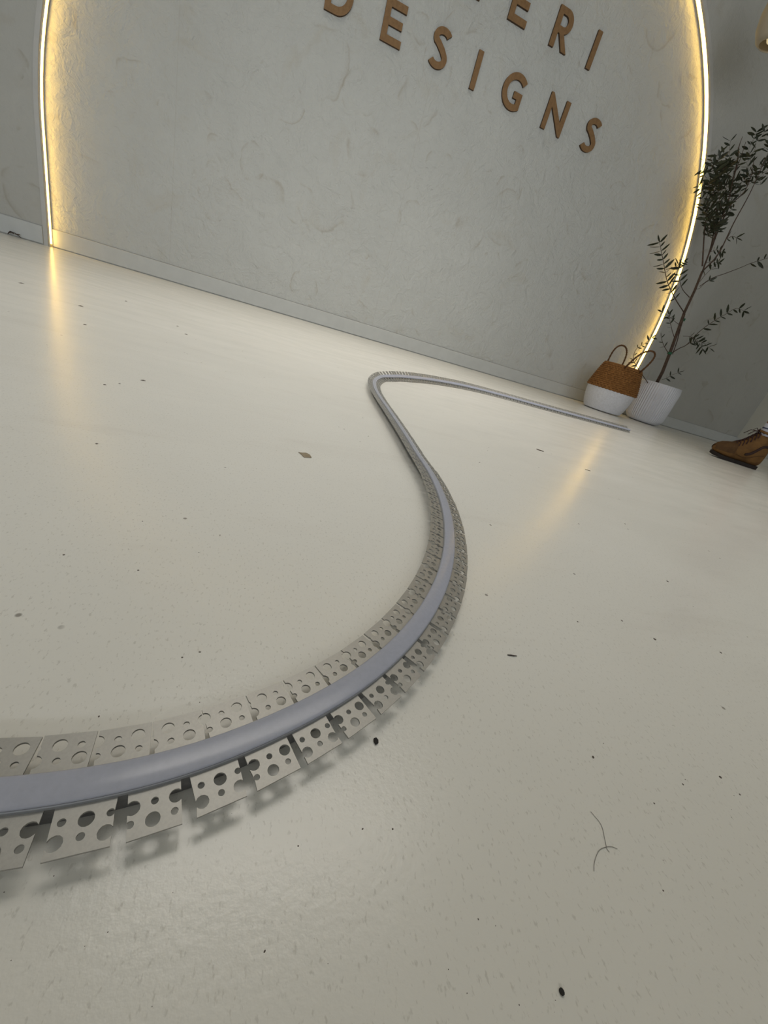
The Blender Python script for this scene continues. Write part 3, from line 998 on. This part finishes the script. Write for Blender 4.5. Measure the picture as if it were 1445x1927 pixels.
def make_sock(y_off, x_off):
    rings = []
    for z, rx, ry in ((0.185, 0.042, 0.034), (0.212, 0.041, 0.0335), (0.230, 0.040, 0.033), (0.252, 0.0395, 0.0335)):
        rings.append([(x_off + 0.050 + rx * math.cos(2 * PI * k / 20), y_off + ry * math.sin(2 * PI * k / 20), z) for k in range(20)])
    s = ring_loft(rings, 'sock', M['sock'], person)
    rings = []
    for z in (0.222, 0.229):
        rings.append([(x_off + 0.050 + 0.0415 * math.cos(2 * PI * k / 20), y_off + 0.0343 * math.sin(2 * PI * k / 20), z) for k in range(20)])
    ring_loft(rings, 'sock_band', M['sock_band'], s, True, False)


make_boot(0.0, 0.0); make_sock(0.0, 0.0)
RB = (0.20, -0.46)          # the other foot, out of the frame
make_boot(-RB[0], RB[1]); make_sock(-RB[0], RB[1])


def skinned(name, verts, edges, radii, root, material, parent, levels=2):
    me = bpy.data.meshes.new(name); me.from_pydata(verts, edges, []); me.update()
    o = bpy.data.objects.new(name, me); COL.objects.link(o)
    sk = o.modifiers.new('skin', 'SKIN'); sk.use_smooth_shade = True
    for i, r in enumerate(radii):
        me.skin_vertices[0].data[i].radius = r if hasattr(r, '__len__') else (r, r)
        me.skin_vertices[0].data[i].use_root = (i == root)
    sb = o.modifiers.new('sub', 'SUBSURF'); sb.levels = levels; sb.render_levels = levels
    dg = bpy.context.evaluated_depsgraph_get()
    nm = bpy.data.meshes.new_from_object(o.evaluated_get(dg))
    o.modifiers.clear(); o.data = nm; nm.name = name
    nm.materials.clear(); nm.materials.append(material)
    nm.polygons.foreach_set('use_smooth', [True] * len(nm.polygons))
    o.parent = parent
    return o


cx, cy = 0.05 + RB[1] / 2, -RB[0] / 2
V = [(cx, cy, 0.93), (cx, cy, 1.10), (cx, cy, 1.30), (cx - 0.01, cy, 1.45), (cx, cy, 1.54), (cx + 0.01, cy, 1.60), (cx + 0.015, cy, 1.70), (cx + 0.01, cy, 1.77)]
R_ = [(0.15, 0.12), (0.14, 0.11), (0.165, 0.12), (0.13, 0.09), 0.055, (0.066, 0.072), (0.078, 0.094), (0.05, 0.06)]
E_ = [(i, i + 1) for i in range(7)]
fingers = []
for sg, foot in ((1, (0.05, 0.0)), (-1, (0.05 + RB[1], -RB[0]))):
    n = len(V)
    V += [(cx, cy + sg * 0.095, 0.86), ((cx + foot[0]) / 2 + 0.01, (cy + sg * 0.105 + foot[1]) / 2, 0.50), (foot[0] - 0.012, foot[1], 0.36), (foot[0], foot[1], 0.235), (foot[0], foot[1], 0.20)]
    R_ += [0.092, 0.060, 0.058, 0.038, 0.035]
    E_ += [(0, n), (n, n + 1), (n + 1, n + 2), (n + 2, n + 3), (n + 3, n + 4)]
    n = len(V)
    V += [(cx - 0.01, cy + sg * 0.175, 1.42), (cx - 0.02, cy + sg * 0.225, 1.13), (cx + 0.04, cy + sg * 0.235, 0.88), (cx + 0.055, cy + sg * 0.232, 0.80)]
    R_ += [0.056, 0.042, 0.029, (0.022, 0.038)]
    E_ += [(3, n), (n, n + 1), (n + 1, n + 2), (n + 2, n + 3)]
    for k, (dx, ln) in enumerate(((0.030, 0.072), (0.010, 0.082), (-0.010, 0.076), (-0.028, 0.060))):
        m = len(V); bx, by, bz = cx + 0.055 + dx, cy + sg * 0.232, 0.775
        V += [(bx, by, bz), (bx + 0.006, by - sg * 0.006, bz - ln * 0.55), (bx + 0.008, by - sg * 0.020, bz - ln)]
        R_ += [0.0095, 0.0088, 0.0075]; E_ += [(n + 3, m), (m, m + 1), (m + 1, m + 2)]
    m = len(V)
    V += [(cx + 0.088, cy + sg * 0.222, 0.825), (cx + 0.108, cy + sg * 0.214, 0.785)]
    R_ += [0.011, 0.009]; E_ += [(n + 2, m), (m, m + 1)]
body = skinned('body', V, E_, R_, 0, M['skin'], person)
# clothing: a shirt and knee-length shorts as slightly larger shells
V2 = [(cx, cy, 0.96), (cx, cy, 1.10), (cx, cy, 1.30), (cx - 0.01, cy, 1.45)] + [(cx - 0.01, cy + 0.18, 1.42), (cx - 0.015, cy + 0.21, 1.24), (cx - 0.01, cy - 0.18, 1.42), (cx - 0.015, cy - 0.21, 1.24)]
skinned('shirt', V2, [(0, 1), (1, 2), (2, 3), (3, 4), (4, 5), (3, 6), (6, 7)], [(0.175, 0.14), (0.165, 0.13), (0.185, 0.135), (0.145, 0.105), 0.072, 0.066, 0.072, 0.066], 0, M['shirt'], person)
V3 = [(cx, cy, 1.00), (cx, cy, 0.92)]
E3 = [(0, 1)]; R3 = [(0.16, 0.13), (0.165, 0.135)]
for sg, foot in ((1, (0.05, 0.0)), (-1, (0.05 + RB[1], -RB[0]))):
    n = len(V3)
    V3 += [(cx, cy + sg * 0.095, 0.82), ((cx + foot[0]) / 2 + 0.01, (cy + sg * 0.105 + foot[1]) / 2, 0.54)]
    E3 += [(1, n), (n, n + 1)]; R3 += [0.112, 0.092]
skinned('shorts', V3, E3, R3, 1, M['shorts'], person)
# head details
hb = MB(); prof = [(0.001, 1.812), (0.045, 1.805), (0.075, 1.782), (0.088, 1.745), (0.088, 1.705)]
vs = MB(); vs.lathe(prof, 20)
hv = [(x * 1.12 + cx - 0.004, y * 0.95 + cy, z) for x, y, z in vs.v]
hb.add(hv, [f[::-1] for f in vs.f]); hb.build('hair', M['hair'], person, True)
for sg in (1, -1):
    b = MB(); b.tube([(cx + 0.088, cy + sg * 0.032, 1.690), (cx + 0.098, cy + sg * 0.032, 1.690)], [0.011, 0.005], 10); b.build('eye', M['eye'], person, True)
    b = MB(); b.tube([(cx + 0.005, cy + sg * 0.076, 1.70), (cx + 0.0, cy + sg * 0.086, 1.69), (cx + 0.0, cy + sg * 0.080, 1.655)], [0.010, 0.016, 0.009], 8); b.build('ear', M['skin'], person, True)
b = MB(); b.tube([(cx + 0.092, cy, 1.695), (cx + 0.108, cy, 1.665), (cx + 0.117, cy, 1.648), (cx + 0.096, cy, 1.640)], [0.007, 0.010, 0.013, 0.008], 8); b.build('nose', M['skin'], person, True)
b = MB(); b.tube([(cx + 0.078, cy - 0.024, 1.614), (cx + 0.090, cy, 1.613), (cx + 0.078, cy + 0.024, 1.614)], [0.004, 0.008, 0.004], 8); b.build('mouth', M['lip'], person, True)

# ------------------------------------------------------------------ pendant lamp at the upper right corner
PL = Vector((2.379, 2.697, 2.185))
lamp = empty('pendant_lamp', PL)
tag(lamp, 'frosted beige pendant lamp partly in view at the upper right corner', 'lamp')
b = MB()
b.lathe([(0.030, 0.235), (0.060, 0.215), (0.095, 0.16), (0.115, 0.09), (0.118, 0.03), (0.108, -0.03), (0.085, -0.075), (0.060, -0.095), (0.057, -0.092), (0.082, -0.072), (0.105, -0.03), (0.115, 0.03), (0.112, 0.09), (0.092, 0.158), (0.058, 0.212), (0.030, 0.23)], 40)
b.build('lamp_shade', M['glass_globe'], lamp, True)
b = MB(); b.lathe([(0.001, -0.088), (0.030, -0.078), (0.046, -0.045), (0.040, -0.01), (0.018, 0.03), (0.012, 0.06)], 24); b.build('bulb', M['bulb'], lamp, True)
b = MB(); b.tube([(0, 0, 0.06), (0, 0, HC - PL.z - 0.02)], 0.004, 8); b.build('cord', M['cord'], lamp, True)
b = MB(); b.lathe([(0.001, HC - PL.z - 0.025), (0.045, HC - PL.z - 0.022), (0.05, HC - PL.z - 0.001)], 24); b.build('ceiling_rose', M['glass_globe'], lamp, 'auto')


# ------------------------------------------------------------------ litter on the floor
def flake(name, x, y, outline, size, rz, thick, material, label, cat='debris', z=0.0003):
    b = MB()
    b.prism([(p[0] * size, p[1] * size) for p in outline], [], lambda u, v, w: (u, v, w + 0.06 * math.sin(u * 300) * thick), 0, thick)
    o = b.build(name, material, loc=(x, y, z)); o.rotation_euler = (0, 0, rz)
    return tag(o, label, cat)


CHIP = [(-0.45, -0.5), (0.15, -0.55), (0.5, -0.1), (0.45, 0.45), (-0.05, 0.6), (-0.35, 0.2)]
LEAFY = [(x, y * 1.7) for x, y in [(-0.75, 0.35), (-0.5, 0.05), (-0.25, -0.5), (0.25, -0.4), (0.7, -0.35), (0.62, 0.2), (0.2, 0.45), (-0.3, 0.35)]]
SLIV = [(-1.0, 0.12), (-0.2, -0.2), (0.9, -0.22), (1.0, 0.0), (0.1, 0.2), (-0.8, 0.22)]
flake('plastic_chip', 0.0735, 0.1120, CHIP, 0.0026, 0.5, 0.0008, M['chip'], 'small black angular chip on the floor just below the curved profile')
flake('dark_speck', 0.121, 0.0233, [(0.42 * math.cos(a), 0.5 * math.sin(a)) for a in [2 * PI * k / 10 for k in range(10)]], 0.0019, 0.2, 0.0006, M['chip'], 'tiny round black speck on the bare floor near the camera')
flake('dry_leaf', 0.057, 0.490, LEAFY, 0.0105, 0.1, 0.0006, M['dryleaf'], 'grey-brown flake of dry leaf on the floor left of the profile')
flake('leaf_fragment', 0.654, 0.829, SLIV, 0.0095, -0.35, 0.0012, M['brownbit'], 'dark brown leaf fragment on the floor right of the profile')
flake('brown_sliver', 0.730, 0.738, SLIV, 0.0065, -0.30, 0.0009, M['dryleaf'], 'thin brown sliver beside the light reflection on the floor')
b = MB(); b.tube([(-0.0036, 0.0004, 0.0005), (-0.001, 0.0001, 0.0006), (0.0012, -0.0003, 0.0006), (0.0040, -0.0002, 0.0005)], [0.0003, 0.00045, 0.00045, 0.0002], 6)
tag(b.build('dark_twig', M['darktwig'], loc=(0.186, 0.1688, 0), smooth=True), 'short dark twig on the floor right of the bend of the profile', 'debris')


def fl(px, py):
    d = RX * ((px - 722.5) / 750.8) - UX * ((py - 963.5) / 750.8) + FX
    k = -EYE / d.z
    return Vector((d.x * k, d.y * k, 0))


o0 = fl(1140, 1590)
b = MB()
for line in ([(1111, 1528), (1130, 1552), (1137, 1578), (1141, 1597), (1146, 1604)], [(1161, 1598), (1150, 1594), (1138, 1595), (1126, 1602), (1118, 1622), (1117, 1640)]):
    b.tube(smooth_line([fl(*p) - o0 + Vector((0, 0, 0.0003)) for p in line], 5), 0.00011, 5)
tag(b.build('loose_thread', M['thread'], loc=o0, smooth=True), 'thin grey forked thread lying on the bare floor at the lower right', 'thread')
t0 = Vector((-1.515, 3.225, 0))
lf = empty('withered_sprig', t0); tag(lf, 'small withered sprig lying at the foot of the wall left of the arch', 'debris')
b = MB(); b.tube([(-0.03, 0.0, 0.004), (-0.012, -0.01, 0.022), (0.012, -0.005, 0.019), (0.035, 0.0, 0.004)], [0.002, 0.003, 0.0025, 0.0015], 6); b.build('stem', M['darktwig'], lf, True)
for ang, x in ((0.9, -0.025), (2.2, 0.0), (0.4, 0.008)):
    b = MB(); b.add([(v[0] * 0.026, v[1] * 0.04, v[2] * 0.05) for v in leaf_b.v], leaf_b.f); o = b.build('dry_leaf', M['brownbit'], lf, True, (x, -0.006, 0.012)); o.rotation_euler = (0.5, -0.35, ang)

# scattered grit and crumbs, far too many to count
grit = MB()
spots = [(693, 821, 4), (343, 1237, 4), (182, 835, 5), (350, 629, 6), (334, 614, 5), (97, 1404, 5), (186, 1348, 3), (682, 1560, 3), (739, 1560, 3), (1116, 1425, 5), (1248, 1676, 3), (1285, 1476, 4), (1355, 1462, 5), (1392, 1495, 4), (1231, 1512, 3), (900, 1730, 3), (561, 1592, 3), (498, 1790, 3), (1256, 1094, 5), (1232, 1203, 6), (1356, 1228, 5), (1170, 1168, 4), (1087, 1170, 4), (1176, 986, 4), (1089, 986, 4), (923, 988, 4), (902, 870, 4), (152, 576, 7), (237, 567, 5), (40, 533, 6), (197, 724, 6), (225, 722, 5), (270, 716, 7), (160, 611, 6), (120, 1044, 4), (260, 1073, 4), (268, 981, 3), (376, 1227, 4), (374, 1040, 3), (414, 1007, 3), (1250, 811, 5)]
for k in range(110): spots.append((random.uniform(-50, 1500), random.uniform(560, 1980), random.choice((0.8, 1.1, 1.4, 1.8))))
for px, py, sz in spots:
    if py < 455 + 0.2938 * px + 25: continue
    c = fl(px, py); dist = (c - Vector((0, 0, EYE))).length
    r = sz * 0.30 * dist / 760; a0 = random.uniform(0, PI)
    asp = random.uniform(1.0, 2.2)
    ring_ = []
    for k in range(6):
        a = 2 * PI * k / 6; x, y = r * asp * math.cos(a) * random.uniform(.7, 1.1), r * 1.5 * math.sin(a) * random.uniform(.7, 1.1)
        ring_.append((c.x + x * math.cos(a0) - y * math.sin(a0), c.y + x * math.sin(a0) + y * math.cos(a0)))
    h = r * 0.5
    grit.add([(x, y, 0.0) for x, y in ring_] + [(c.x, c.y, h)], [(k, (k + 1) % 6, 6) for k in range(6)])
tag(grit.build('floor_grit', M['grit']), 'fine dark grit scattered over the white floor', 'debris', kind='stuff')
